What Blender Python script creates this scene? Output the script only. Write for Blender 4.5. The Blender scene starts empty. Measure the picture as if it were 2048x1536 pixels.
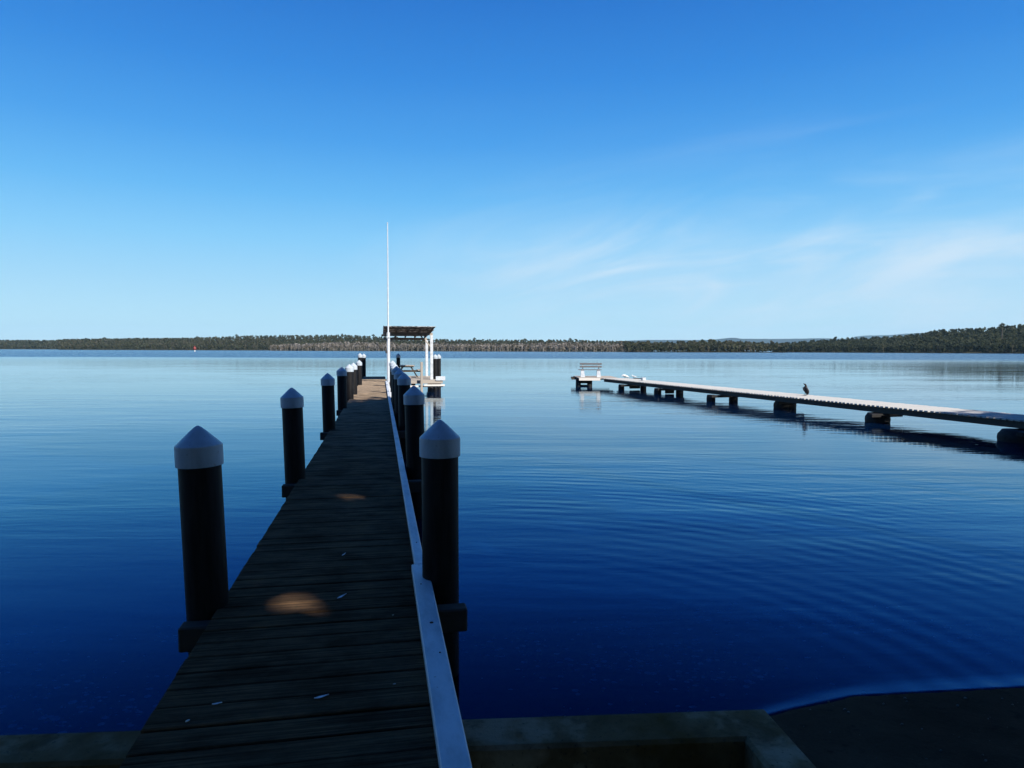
import bpy, math, random
import numpy as np
from mathutils import Vector, Matrix
random.seed(7); rng = np.random.default_rng(11)
scene = bpy.context.scene
COL = scene.collection
R_ = math.radians

# ---------------------------------------------------------------- camera
F = 1365.0; CAMH = 2.5
PITCH = math.atan(68 / F); ROLL = 0.003
cam_d = bpy.data.cameras.new('camera'); cam = bpy.data.objects.new('camera', cam_d); COL.objects.link(cam)
cam_d.sensor_width = 36; cam_d.lens = F / 2048 * 36
cam_d.clip_start = 0.05; cam_d.clip_end = 60000
cam_rot = Matrix.Rotation(math.pi / 2 - PITCH, 3, 'X') @ Matrix.Rotation(ROLL, 3, 'Z')
cam.matrix_world = Matrix.Translation((0, 0, CAMH)) @ cam_rot.to_4x4()
scene.camera = cam

# ---------------------------------------------------------------- light
EXPO = 0.9
SUN_EL, SUN_AZ = 38.0, 135.0       # azimuth clockwise from +Y: the sun stands behind the camera, to the right
sd = Vector((math.sin(R_(SUN_AZ)) * math.cos(R_(SUN_EL)), math.cos(R_(SUN_AZ)) * math.cos(R_(SUN_EL)), math.sin(R_(SUN_EL))))
sun_d = bpy.data.lights.new('sun', 'SUN'); sun_d.energy = 5.0; sun_d.angle = R_(0.5); sun_d.color = (1.0, 0.93, 0.84)
sun = bpy.data.objects.new('sun', sun_d); COL.objects.link(sun)
sun.rotation_euler = sd.to_track_quat('Z', 'Y').to_euler(); sun.location = (30, -30, 40)

world = bpy.data.worlds.new('World'); scene.world = world; world.use_nodes = True
wn, wl = world.node_tree.nodes, world.node_tree.links
wn.clear()
def W(t, **k):
    n = wn.new(t)
    for a, b in k.items(): setattr(n, a, b)
    return n
sky = W('ShaderNodeTexSky', sky_type='NISHITA', sun_disc=False)
sky.sun_elevation = R_(SUN_EL); sky.sun_rotation = R_(SUN_AZ)
sky.altitude = 0; sky.air_density = 1.0; sky.dust_density = 0.3; sky.ozone_density = 4.0
hsv = W('ShaderNodeHueSaturation'); hsv.inputs['Saturation'].default_value = 1.15
wl.new(sky.outputs[0], hsv.inputs['Color'])
SKYK = 1.0 / (0.10 * 2 ** EXPO)
gam = W('ShaderNodeGamma'); gam.inputs['Gamma'].default_value = 1.0
wl.new(hsv.outputs[0], gam.inputs['Color'])
# thin cirrus: noise over the sky direction, drawn out sideways
tc = W('ShaderNodeTexCoord'); sep = W('ShaderNodeSeparateXYZ'); wl.new(tc.outputs['Generated'], sep.inputs[0])
def M(op, a, b=None, c=None, clamp=False, T=(wn, wl)):
    n = T[0].new('ShaderNodeMath'); n.operation = op; n.use_clamp = clamp
    for i, v in enumerate((a, b, c)):
        if v is None: continue
        if isinstance(v, (int, float)): n.inputs[i].default_value = v
        else: T[1].new(v, n.inputs[i])
    return n.outputs[0]
def MR(v, a, b, c, d, T=(wn, wl), kind='SMOOTHSTEP'):
    n = T[0].new('ShaderNodeMapRange'); n.interpolation_type = kind
    T[1].new(v, n.inputs[0])
    for i, x in enumerate((a, b, c, d)): n.inputs[i + 1].default_value = x
    return n.outputs[0]
elev = sep.outputs['Z']
den = M('ADD', elev, 0.10)
cx = M('DIVIDE', sep.outputs['X'], den); cy = M('DIVIDE', sep.outputs['Y'], den)
comb = W('ShaderNodeCombineXYZ'); wl.new(M('MULTIPLY', cx, 0.55), comb.inputs[0]); wl.new(M('ADD', M('MULTIPLY', cy, 0.9), M('MULTIPLY', cx, 0.42)), comb.inputs[1])
nz = W('ShaderNodeTexNoise'); nz.inputs['Scale'].default_value = 1.1; nz.inputs['Detail'].default_value = 7; nz.inputs['Roughness'].default_value = 0.55; nz.inputs['Distortion'].default_value = 0.5
wl.new(comb.outputs[0], nz.inputs['Vector'])
cl = MR(nz.outputs[0], 0.44, 0.80, 0, 1)
side = MR(sep.outputs['X'], -0.25, 0.45, 0.0, 1.0)
hi = MR(elev, 0.12, 0.42, 1.0, 0.0)
clm = M('MULTIPLY', M('MULTIPLY', M('MULTIPLY', cl, 0.35), side), hi)
veil = M('MULTIPLY', MR(sep.outputs['X'], -0.1, 0.6, 0.0, 0.42), MR(elev, 0.0, 0.26, 1.0, 0.0))
# broad thin veils and a few small cloudlets, placed by compass direction and height above the horizon
yy_ = M('MAXIMUM', sep.outputs['Y'], 0.05); tx = M('DIVIDE', sep.outputs['X'], yy_); tz = M('DIVIDE', sep.outputs['Z'], yy_)
def blob(az, el, sx, sz, k, slope=0.0):
    dx_ = M('SUBTRACT', tx, az); dz_ = M('SUBTRACT', M('SUBTRACT', tz, el), M('MULTIPLY', dx_, slope))
    q = M('ADD', M('POWER', M('ABSOLUTE', M('DIVIDE', dx_, sx)), 2), M('POWER', M('ABSOLUTE', M('DIVIDE', dz_, sz)), 2))
    return M('MULTIPLY', M('EXPONENT', M('MULTIPLY', q, -1)), k)
nz2 = W('ShaderNodeTexNoise'); nz2.inputs['Scale'].default_value = 2.6; nz2.inputs['Detail'].default_value = 8; nz2.inputs['Roughness'].default_value = 0.6; nz2.inputs['Distortion'].default_value = 0.8
cb2 = W('ShaderNodeCombineXYZ'); wl.new(M('MULTIPLY', tx, 1.0), cb2.inputs[0]); wl.new(M('SUBTRACT', M('MULTIPLY', tz, 4.2), M('MULTIPLY', tx, .9)), cb2.inputs[1]); wl.new(cb2.outputs[0], nz2.inputs['Vector'])
wisp = MR(nz2.outputs[0], 0.36, 0.72, 0.15, 1.6)
bl = M('ADD', M('ADD', blob(.60, .14, .34, .040, .48, .12), blob(.14, .125, .24, .06, .50)), M('ADD', blob(.59, .222, .035, .012, .5, .35), M('ADD', blob(.55, .05, .5, .05, .34), blob(.40, .20, .30, .06, .16, .1))))
veil = M('ADD', M('MULTIPLY', bl, wisp), M('MULTIPLY', veil, 0.5))
cfac = M('MULTIPLY', M('ADD', clm, veil), 1.0, clamp=True)
rp = W('ShaderNodeValToRGB'); e = rp.color_ramp.elements
stops = [(0.0, (.60, .84, .95)), (.035, (.50, .80, .95)), (.09, (.37, .70, .95)), (.15, (.235, .61, .96)), (.21, (.125, .48, .92)), (.28, (.058, .345, .84)), (.36, (.026, .245, .74)), (.46, (.011, .162, .61)), (.62, (.010, .095, .44)), (1.0, (.010, .07, .32))]
while len(e) < len(stops): e.new(.5)
for i_, (p_, c_) in enumerate(stops): e[i_].position = p_; e[i_].color = (*c_, 1)
wl.new(elev, rp.inputs[0])
rk = W('ShaderNodeMix', data_type='RGBA', blend_type='MULTIPLY'); rk.inputs[0].default_value = 1; wl.new(rp.outputs[0], rk.inputs[6]); rk.inputs[7].default_value = (SKYK, SKYK, SKYK, 1)
ms_ = W('ShaderNodeMix', data_type='RGBA'); ms_.inputs[0].default_value = 0.975; wl.new(gam.outputs[0], ms_.inputs[6]); wl.new(rk.outputs[2], ms_.inputs[7])
mixc = W('ShaderNodeMix', data_type='RGBA'); wl.new(cfac, mixc.inputs[0]); wl.new(ms_.outputs[2], mixc.inputs[6])
mixc.inputs[7].default_value = (.66 * SKYK, .82 * SKYK, .96 * SKYK, 1)
cl2 = MR(M('MULTIPLY', M('ADD', M('ADD', blob(.170, .033, .014, .0022, 1), blob(.192, .0345, .010, .0018, 1)), M('ADD', blob(.238, .044, .010, .0016, .9), M('ADD', blob(.283, .0445, .007, .0012, .7), blob(.414, .0425, .008, .0016, .9)))), wisp), 0.2, 1.0, 0, .75)
mixd = W('ShaderNodeMix', data_type='RGBA'); wl.new(cl2, mixd.inputs[0]); wl.new(mixc.outputs[2], mixd.inputs[6]); mixd.inputs[7].default_value = (.36 * SKYK, .55 * SKYK, .78 * SKYK, 1)
mixc = mixd
bg = W('ShaderNodeBackground'); bg.inputs['Strength'].default_value = 0.10
wl.new(mixc.outputs[2], bg.inputs['Color'])
wo = W('ShaderNodeOutputWorld'); wl.new(bg.outputs[0], wo.inputs['Surface'])

scene.view_settings.view_transform = 'Standard'; scene.view_settings.look = 'None'
scene.view_settings.gamma = 1; scene.view_settings.use_curve_mapping = False
scene.view_settings.exposure = EXPO
scene.cycles.max_bounces = 8; scene.cycles.transparent_max_bounces = 12; scene.cycles.glossy_bounces = 4
scene.cycles.caustics_reflective = False; scene.cycles.caustics_refractive = False
scene.cycles.volume_bounces = 0

# ---------------------------------------------------------------- helpers
def ray(px, py): return cam_rot @ Vector(((px - 1024) / F, -(py - 768) / F, -1))
def at_h(px, py, h):
    d = ray(px, py); return Vector((0, 0, CAMH)) + d * ((h - CAMH) / d.z)
def at_d(px, py, dist):
    d = ray(px, py); return Vector((0, 0, CAMH)) + d * (dist / d.y)

def tag(o, label=None, cat=None, group=None, kind=None):
    if label: o['label'] = label
    if cat: o['category'] = cat
    if group: o['group'] = group
    if kind: o['kind'] = kind
    return o
def link(o, parent=None):
    COL.objects.link(o)
    if parent: o.parent = parent
    return o
def empty(name, loc=(0, 0, 0), rz=0.0):
    o = bpy.data.objects.new(name, None); o.location = loc; o.rotation_euler = (0, 0, rz)
    o.empty_display_size = 0.3
    return link(o)

class MB:
    """collects boxes, tubes and lathed shapes and links them as one mesh"""
    def __init__(s): s.v = []; s.f = []; s.sm = []; s.t = []
    def add(s, v, f, smooth=False, tint=0.5):
        b = len(s.v); s.v += [tuple(p) for p in v]; s.f += [tuple(i + b for i in q) for q in f]
        s.sm += [smooth] * len(f); s.t += [tint] * len(v)
    def box(s, x0, x1, y0, y1, z0, z1, tint=0.5, rz=0, c=None, bev=0.0):
        if bev > 0:
            b = bev; ring = [(x0 + b, y0), (x1 - b, y0), (x1, y0 + b), (x1, y1 - b), (x1 - b, y1), (x0 + b, y1), (x0, y1 - b), (x0, y0 + b)]
            inn = [(x0 + b, y0 + b), (x1 - b, y0 + b), (x1 - b, y0 + b), (x1 - b, y1 - b), (x1 - b, y1 - b), (x0 + b, y1 - b), (x0 + b, y1 - b), (x0 + b, y0 + b)]
            v = [(p[0], p[1], z0 + b) for p in ring] + [(p[0], p[1], z1 - b) for p in ring]
            top = [(x0 + b, y0 + b, z1), (x1 - b, y0 + b, z1), (x1 - b, y1 - b, z1), (x0 + b, y1 - b, z1)]
            bot = [(p[0], p[1], z0) for p in top]
            v += top + bot
            f = [(i, (i + 1) % 8, 8 + (i + 1) % 8, 8 + i) for i in range(8)]
            T, B = 16, 20
            f += [(8, 9, T + 1, T), (9, 10, T + 1), (10, 11, T + 2, T + 1), (11, 12, T + 2), (12, 13, T + 3, T + 2), (13, 14, T + 3), (14, 15, T, T + 3), (15, 8, T)]
            f += [(1, 0, B, B + 1), (2, 1, B + 1), (3, 2, B + 1, B + 2), (4, 3, B + 2), (5, 4, B + 2, B + 3), (6, 5, B + 3), (7, 6, B + 3, B), (0, 7, B)]
            f += [(T, T + 1, T + 2, T + 3), (B + 3, B + 2, B + 1, B)]
        else:
            v = [(x0, y0, z0), (x1, y0, z0), (x1, y1, z0), (x0, y1, z0), (x0, y0, z1), (x1, y0, z1), (x1, y1, z1), (x0, y1, z1)]
            f = [(3, 2, 1, 0), (4, 5, 6, 7), (0, 1, 5, 4), (1, 2, 6, 5), (2, 3, 7, 6), (3, 0, 4, 7)]
        if rz:
            c = c or ((x0 + x1) / 2, (y0 + y1) / 2); ca, sa = math.cos(rz), math.sin(rz)
            v = [(c[0] + (p[0] - c[0]) * ca - (p[1] - c[1]) * sa, c[1] + (p[0] - c[0]) * sa + (p[1] - c[1]) * ca, p[2]) for p in v]
        s.add(v, f, tint=tint)
    def bar(s, p, q, w, h, up=(0, 0, 1), tint=0.5):
        p, q = Vector(p), Vector(q); d = (q - p).normalized(); u = Vector(up); a = d.cross(u).normalized(); b = a.cross(d).normalized()
        v = [c + a * i * w / 2 + b * j * h / 2 for c in (p, q) for i, j in ((-1, -1), (1, -1), (1, 1), (-1, 1))]
        s.add(v, [(0, 1, 2, 3), (7, 6, 5, 4), (0, 4, 5, 1), (1, 5, 6, 2), (2, 6, 7, 3), (3, 7, 4, 0)], tint=tint)
    def tube(s, pts, rad, n=12, sx=1.0, cap=True, smooth=True, ref=(0, 0, 1)):
        pts = [Vector(p) for p in pts]; m = len(pts); v = []
        for i, p in enumerate(pts):
            d = (pts[min(i + 1, m - 1)] - pts[max(i - 1, 0)]).normalized()
            r = Vector(ref)
            if abs(d.dot(r)) > 0.95: r = Vector((1, 0, 0))
            a = d.cross(r).normalized(); b = d.cross(a).normalized()
            rr = rad[i] if hasattr(rad, '__len__') else rad
            for k in range(n):
                t = 2 * math.pi * k / n
                v.append(p + a * math.cos(t) * rr * sx + b * math.sin(t) * rr)
        f = [(i * n + k, i * n + (k + 1) % n, (i + 1) * n + (k + 1) % n, (i + 1) * n + k) for i in range(m - 1) for k in range(n)]
        s.add(v, f, smooth)
        if cap:
            s.add([v[k] for k in range(n)], [tuple(range(n))], False); s.add([v[(m - 1) * n + k] for k in range(n)], [tuple(reversed(range(n)))], False)
    def lathe(s, prof, n=24, c=(0, 0), smooth=True, wob=0.0, seed=0):
        r_ = random.Random(seed); ph = r_.random() * 6.28
        v = [(c[0] + r * math.cos(2 * math.pi * k / n) * (1 + wob * math.sin(3 * 2 * math.pi * k / n + ph + z * 2)), c[1] + r * math.sin(2 * math.pi * k / n) * (1 + wob * math.sin(3 * 2 * math.pi * k / n + ph + z * 2)), z) for r, z in prof for k in range(n)]
        f = [(i * n + k, i * n + (k + 1) % n, (i + 1) * n + (k + 1) % n, (i + 1) * n + k) for i in range(len(prof) - 1) for k in range(n)]
        f += [tuple(reversed(range(n))), tuple((len(prof) - 1) * n + k for k in range(n))]
        s.add(v, f, smooth)
    def build(s, name, mat, parent=None, matrix=None):
        me = bpy.data.meshes.new(name); me.from_pydata(s.v, [], s.f); me.update()
        me.polygons.foreach_set('use_smooth', s.sm)
        a = me.attributes.new('tint', 'FLOAT', 'POINT'); a.data.foreach_set('value', s.t)
        me.materials.append(mat)
        o = bpy.data.objects.new(name, me); link(o, parent)
        if matrix: o.matrix_local = matrix
        return o

def npmesh(name, V, Fq, mat, parent=None, tint=None, smooth=False):
    me = bpy.data.meshes.new(name); V = np.asarray(V, np.float32); Fq = np.asarray(Fq, np.int32)
    me.vertices.add(len(V)); me.vertices.foreach_set('co', V.ravel())
    me.loops.add(Fq.size); me.loops.foreach_set('vertex_index', Fq.ravel())
    k = Fq.shape[1]; me.polygons.add(len(Fq)); me.polygons.foreach_set('loop_start', np.arange(0, Fq.size, k, dtype=np.int32))
    me.update(calc_edges=True)
    me.polygons.foreach_set('use_smooth', np.full(len(Fq), smooth))
    if tint is not None:
        a = me.attributes.new('tint', 'FLOAT', 'POINT'); a.data.foreach_set('value', np.asarray(tint, np.float32))
    me.materials.append(mat)
    return link(bpy.data.objects.new(name, me), parent)

# ---------------------------------------------------------------- materials
class Mat:
    def __init__(s, name, rough=0.8, spec=0.3, metal=0.0):
        s.m = bpy.data.materials.new(name); s.m.use_nodes = True; s.n = s.m.node_tree.nodes; s.l = s.m.node_tree.links
        s.T = (s.n, s.l); s.b = s.n['Principled BSDF']; s.out = s.n['Material Output']
        s.b.inputs['Roughness'].default_value = rough; s.b.inputs['Specular IOR Level'].default_value = spec; s.b.inputs['Metallic'].default_value = metal
    def node(s, t, **k):
        n = s.n.new(t)
        for a, b in k.items(): setattr(n, a, b)
        return n
    def coord(s, scale=(1, 1, 1), kind='Object', rot=(0, 0, 0)):
        c = s.node('ShaderNodeTexCoord'); m = s.node('ShaderNodeMapping'); m.inputs['Scale'].default_value = scale; m.inputs['Rotation'].default_value = rot
        s.l.new(c.outputs[kind], m.inputs[0]); return m.outputs[0]
    def noise(s, vec, scale=5, detail=5, rough=0.55, dist=0.0):
        n = s.node('ShaderNodeTexNoise'); n.inputs['Scale'].default_value = scale; n.inputs['Detail'].default_value = detail
        n.inputs['Roughness'].default_value = rough; n.inputs['Distortion'].default_value = dist
        s.l.new(vec, n.inputs['Vector']); return n.outputs[0]
    def ramp(s, fac, stops):
        n = s.node('ShaderNodeValToRGB'); e = n.color_ramp.elements
        while len(e) < len(stops): e.new(0.5)
        for i, (p, c) in enumerate(stops): e[i].position = p; e[i].color = (*c, 1)
        s.l.new(fac, n.inputs[0]); return n.outputs[0]
    def mix(s, fac, a, b, mode='MIX'):
        n = s.node('ShaderNodeMix', data_type='RGBA', blend_type=mode)
        for i, v in ((0, fac), (6, a), (7, b)):
            if isinstance(v, (int, float)): n.inputs[i].default_value = v
            elif isinstance(v, tuple): n.inputs[i].default_value = (*v, 1)
            else: s.l.new(v, n.inputs[i])
        return n.outputs[2]
    def attr(s, name='tint'):
        n = s.node('ShaderNodeAttribute'); n.attribute_name = name; return n.outputs['Fac']
    def color(s, c):
        if isinstance(c, tuple): s.b.inputs['Base Color'].default_value = (*c, 1)
        else: s.l.new(c, s.b.inputs['Base Color'])
        return s
    def bump(s, h, dist=0.01, strength=1.0):
        n = s.node('ShaderNodeBump'); n.inputs['Distance'].default_value = dist; n.inputs['Strength'].default_value = strength
        s.l.new(h, n.inputs['Height']); s.l.new(n.outputs[0], s.b.inputs['Normal']); return s

def wood(name, dark, mid, light, grain=(0.6, 9, 9), lichen=None, rough=0.85, spec=0.2, bump=0.006, shade_tint=None, tw=0.45, streak=False):
    m = Mat(name, rough, spec); v = m.coord(grain)
    g = m.noise(v, 3.5, 8, 0.65, 0.4); big = m.noise(m.coord((1, 1, 1)), 1.3, 4, 0.6)
    t = M('ADD', M('MULTIPLY', m.attr(), tw), M('ADD', M('MULTIPLY', g, 0.65), M('MULTIPLY', big, 0.35)), T=m.T)
    c = m.ramp(M('MULTIPLY', t, 0.75, T=m.T), [(0.30, dark), (0.52, mid), (0.80, light)])
    if lichen:
        sp = m.noise(m.coord((1, 1, 1)), 14, 6, 0.7); c = m.mix(MR(sp, 0.56, 0.68, 0, 0.7, m.T), c, lichen)
    if streak:
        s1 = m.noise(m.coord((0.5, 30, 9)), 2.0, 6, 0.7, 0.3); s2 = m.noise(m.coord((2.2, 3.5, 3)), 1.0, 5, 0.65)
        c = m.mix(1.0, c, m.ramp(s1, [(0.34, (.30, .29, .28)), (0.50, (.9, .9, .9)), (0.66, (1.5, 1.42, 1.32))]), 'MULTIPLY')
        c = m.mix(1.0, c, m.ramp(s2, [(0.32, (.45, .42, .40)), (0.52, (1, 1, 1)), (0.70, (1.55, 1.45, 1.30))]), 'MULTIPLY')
    if shade_tint:  # near planks darkened: the deep shade is put into the wood colour
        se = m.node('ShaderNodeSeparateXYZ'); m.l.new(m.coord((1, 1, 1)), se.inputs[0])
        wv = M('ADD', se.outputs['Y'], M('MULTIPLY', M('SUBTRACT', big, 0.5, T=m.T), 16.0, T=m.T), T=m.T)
        k_ = MR(wv, shade_tint[0], shade_tint[1], 0.0, 1.0, m.T); c = m.mix(1.0, c, m.mix(k_, shade_tint[2], (1.0, 1.0, 1.0)), 'MULTIPLY')
    m.color(c); m.bump(g, bump); return m.m
m_deck = wood('deck_wood', (0.026, 0.015, 0.009), (0.135, 0.098, 0.068), (0.31, 0.25, 0.185), lichen=(0.20, 0.20, 0.14), shade_tint=(4, 40, (0.33, 0.26, 0.205)), tw=0.75, streak=True, spec=0.03, rough=0.95, bump=0.02)
m_deck2 = wood('bleached_wood', (0.08, 0.080, 0.074), (0.22, 0.222, 0.21), (0.40, 0.40, 0.385), grain=(0.6, 9, 9))
m_beam = wood('dark_timber', (0.008, 0.007, 0.006), (0.022, 0.019, 0.016), (0.06, 0.05, 0.042), grain=(1, 6, 6))
m_beamy = wood('joist_timber', (0.012, 0.011, 0.010), (0.035, 0.031, 0.027), (0.08, 0.07, 0.06), grain=(9, .6, 9))
m_grey = wood('grey_timber', (0.07, 0.058, 0.045), (0.17, 0.145, 0.12), (0.33, 0.30, 0.26), grain=(4, 4, 4))
m_slat = wood('dark_grey_slats', (0.03, 0.03, 0.032), (0.07, 0.07, 0.075), (0.13, 0.13, 0.135), grain=(4, 4, 4))
m_pale = wood('pale_timber', (0.28, 0.26, 0.23), (0.46, 0.44, 0.41), (0.62, 0.60, 0.56), grain=(3, 3, 3))

def plain(name, c1, c2, rough, spec=0.4, scale=6, metal=0, bump=0.0, sc=(1, 1, 1)):
    m = Mat(name, rough, spec, metal); n = m.noise(m.coord(sc), scale, 6, 0.6)
    m.color(m.ramp(n, [(0.35, c1), (0.68, c2)]))
    if bump: m.bump(n, bump)
    return m.m
m_sleeve = plain('black_sleeve', (0.004, 0.004, 0.005), (0.013, 0.013, 0.014), 0.55, 0.12, 7, bump=0.002, sc=(3, 3, .4))
# white plastic caps with a little grime
mc = Mat('cap_plastic', 0.42, 0.4)
gr = mc.noise(mc.coord((1, 1, 0.35)), 9, 6, 0.65); sp_ = mc.noise(mc.coord((1, 1, 1)), 38, 3, 0.6)
mc.color(mc.mix(MR(sp_, 0.64, 0.72, 0, 0.6, mc.T), mc.ramp(gr, [(0.3, (0.27, 0.31, 0.345)), (0.6, (0.37, 0.425, 0.475)), (0.8, (0.43, 0.49, 0.54))]), (0.16, 0.15, 0.13)))
mc.bump(gr, 0.0015); m_cap = mc.m
mw = Mat('white_paint', 0.45, 0.4)
gr = mw.noise(mw.coord((1, 0.4, 1)), 7, 7, 0.7); sp_ = mw.noise(mw.coord((1, 0.6, 1)), 26, 4, 0.65)
mw.color(mw.mix(MR(sp_, 0.66, 0.74, 0, 0.8, mw.T), mw.ramp(gr, [(0.3, (0.34, 0.37, 0.40)), (0.55, (0.50, 0.54, 0.58)), (0.8, (0.62, 0.66, 0.69))]), (0.14, 0.10, 0.07)))
mw.bump(gr, 0.002); m_white = mw.m
m_rust = plain('rusty_steel', (0.03, 0.014, 0.008), (0.10, 0.045, 0.02), 0.8, 0.3, 30)
m_black = plain('black_rubber', (0.006, 0.006, 0.006), (0.015, 0.015, 0.015), 0.7, 0.3, 10, bump=0.004)
m_collar = plain('concrete_collar', (0.24, 0.23, 0.20), (0.48, 0.45, 0.40), 0.9, 0.2, 9, bump=0.01)
m_soilstone = plain('pebble_stone', (0.05, 0.048, 0.045), (0.22, 0.21, 0.19), 0.9, 0.1, 40)
m_red = plain('red_paint', (0.14, 0.02, 0.018), (0.22, 0.035, 0.03), 0.5, 0.4, 2)
m_roofm = Mat('weathered_glitter_roof', 0.8, 0.2)
nn = m_roofm.noise(m_roofm.coord((1.0, .32, 1)), 5, 4, 0.7); m_roofm.color(m_roofm.ramp(nn, [(0.41, (0.02, 0.014, 0.012)), (0.48, (0.30, 0.28, 0.25)), (0.54, (0.85, 0.82, 0.76))])); m_roofm = m_roofm.m  # weathered mottling; its pale patches also paint water glitter on the underside
m_feather = plain('feather', (0.45, 0.45, 0.45), (0.80, 0.80, 0.80), 0.8, 0.2, 40)

# concrete wall: damp, stained, rusty-brown edges
mk = Mat('stained_concrete', 0.92, 0.06); o = mk.coord((1, 1, 1))
a1 = mk.noise(o, 1.6, 5, 0.6); a2 = mk.noise(o, 30, 7, 0.75); a3 = mk.noise(o, 4, 5, 0.6, 0.6)
cc = mk.ramp(a1, [(0.35, (0.11, 0.060, 0.018)), (0.5, (0.18, 0.115, 0.055)), (0.62, (0.34, 0.255, 0.16))])
cc = mk.mix(MR(a3, 0.52, 0.7, 0, 0.65, mk.T), cc, (0.075, 0.045, 0.02)); cc = mk.mix(MR(a2, 0.57, 0.66, 0, 0.7, mk.T), cc, (0.025, 0.022, 0.018))
mk.color(cc); mk.bump(a2, 0.008); m_conc = mk.m

# sand and lake bed
ms = Mat('sand', 0.9, 0.06); o = ms.coord((1, 1, 1))
a1 = ms.noise(o, 0.8, 5, 0.6); a2 = ms.noise(o, 60, 5, 0.8); a3 = ms.noise(o, 6, 5, 0.65)
cc = ms.ramp(a1, [(0.3, (0.020, 0.013, 0.008)), (0.7, (0.060, 0.042, 0.026))]); cc = ms.mix(MR(a2, 0.55, 0.72, 0, 0.5, ms.T), cc, (0.075, 0.068, 0.058))
cc = ms.mix(MR(a3, 0.58, 0.70, 0, 0.8, ms.T), cc, (0.008, 0.006, 0.005)); ms.color(cc)
ms.bump(M('ADD', a3, M('MULTIPLY', a2, 0.25, T=ms.T), T=ms.T), 0.03); m_sand = ms.m
m_shell = plain('shell', (0.35, 0.34, 0.30), (0.75, 0.74, 0.70), 0.6, 0.4, 20)

def leafmat(name, stops, rough=0.6, trans=0.4):
    m = Mat(name, rough, 0.1)
    c = m.ramp(m.attr(), stops); n = m.noise(m.coord((1, 1, 1)), 0.35, 3); c = m.mix(0.35, c, m.ramp(n, [(0.3, (0.25, 0.25, 0.25)), (0.7, (1, 1, 1))]), 'MULTIPLY')
    m.color(c); tl = m.node('ShaderNodeBsdfTranslucent'); m.l.new(c, tl.inputs['Color']); mx = m.node('ShaderNodeMixShader'); mx.inputs[0].default_value = trans
    m.l.new(m.b.outputs[0], mx.inputs[1]); m.l.new(tl.outputs[0], mx.inputs[2]); m.l.new(mx.outputs[0], m.out.inputs['Surface']); return m.m
m_leaf = leafmat('eucalypt_leaves', [(0.0, (0.010, 0.016, 0.008)), (0.5, (0.024, 0.033, 0.016)), (1.0, (0.045, 0.055, 0.028))], trans=0.1)
m_far = leafmat('forest_leaves', [(0.0, (0.035, 0.045, 0.026)), (0.35, (0.075, 0.085, 0.045)), (0.6, (0.105, 0.105, 0.062)), (0.8, (0.12, 0.11, 0.08)), (1.0, (0.18, 0.16, 0.12))], trans=0.55)
m_swamp = leafmat('paperbark_leaves', [(0.0, (0.08, 0.085, 0.045)), (0.4, (0.16, 0.14, 0.09)), (0.7, (0.28, 0.25, 0.21)), (1.0, (0.44, 0.41, 0.38))], trans=0.5)
m_bark = plain('bark', (0.05, 0.04, 0.03), (0.16, 0.14, 0.12), 0.9, 0.2, 5, bump=0.03, sc=(3, 3, .5))
m_soil = plain('forest_floor', (0.02, 0.022, 0.014), (0.05, 0.048, 0.03), 0.95, 0.1, 0.05)
m_mount = plain('far_range', (0.008, 0.012, 0.016), (0.014, 0.019, 0.024), 0.95, 0.1, 0.002)

# water: clear over the shallows, blue-black in the deep, wind-ruffled far out
mt = Mat('lake_water'); T = mt.T; mt.n.remove(mt.b)
geo = mt.node('ShaderNodeNewGeometry'); P = geo.outputs['Position']; sp3 = mt.node('ShaderNodeSeparateXYZ'); mt.l.new(P, sp3.inputs[0])
X, Y = sp3.outputs['X'], sp3.outputs['Y']
def vec(sx, sy, rot=0.0, off=0.0):
    m = mt.node('ShaderNodeMapping'); m.inputs['Rotation'].default_value = (0, 0, rot); m.inputs['Scale'].default_value = (sx, sy, 1); m.inputs['Location'].default_value = (off, off, 0)
    mt.l.new(P, m.inputs[0]); return m.outputs[0]
big = mt.noise(vec(0.05, 0.12, 0.1), 1.0, 3, 0.5)
r1 = mt.noise(vec(0.9, 3.6, 0.12), 1.0, 3, 0.55, 0.3)      # ripples about 0.3 m apart
r2 = mt.noise(vec(0.22, 0.95, -0.15, 3), 1.0, 3, 0.5, 0.3)  # about 1 m
r3 = mt.noise(vec(0.05, 0.18, 0.05, 9), 1.0, 3, 0.5)        # slow swell
r4 = mt.noise(vec(6, 14, 0.2, 5), 1.0, 2, 0.5)              # fine
# rings spreading from the first pile on the right
def rings(x0, y0, k, fall):
    dx = M('SUBTRACT', X, x0, T=T); dy = M('SUBTRACT', Y, y0, T=T)
    d = M('SQRT', M('ADD', M('MULTIPLY', dx, dx, T=T), M('MULTIPLY', dy, dy, T=T), T=T), T=T)
    wob = M('MULTIPLY', mt.noise(vec(0.35, 0.35, 0, 2), 1.0, 2), 4.0, T=T)
    s_ = M('SINE', M('ADD', M('MULTIPLY', d, k, T=T), wob, T=T), T=T)
    return M('MULTIPLY', s_, M('MULTIPLY', MR(d, 2.0, 5.0, 0.15, 1.0, T), MR(d, 6.0, fall, 1.0, 0.0, T), T=T), T=T)
ring = M('MULTIPLY', M('MULTIPLY', MR(X, -1.2, 0.6, 0, 1, T), MR(X, 4, 8, 1, .25, T), T=T), M('MULTIPLY', rings(-0.4, 4.6, 19.0, 15.0), MR(mt.noise(vec(.5, .5, 0, 4), 1.0, 2), 0.38, 0.62, 0.15, 1.0, T), T=T), T=T)
amp = MR(big, 0.35, 0.65, 0.35, 1.1, T)
far = MR(M('ADD', Y, M('MULTIPLY', M('SUBTRACT', mt.noise(vec(0.004, 0.03), 1.0, 3), 0.5, T=T), 160.0, T=T), T=T), 170, 235, 0, 1, T)
midr = MR(Y, 25, 80, 1.0, 0.45, T)
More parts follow.
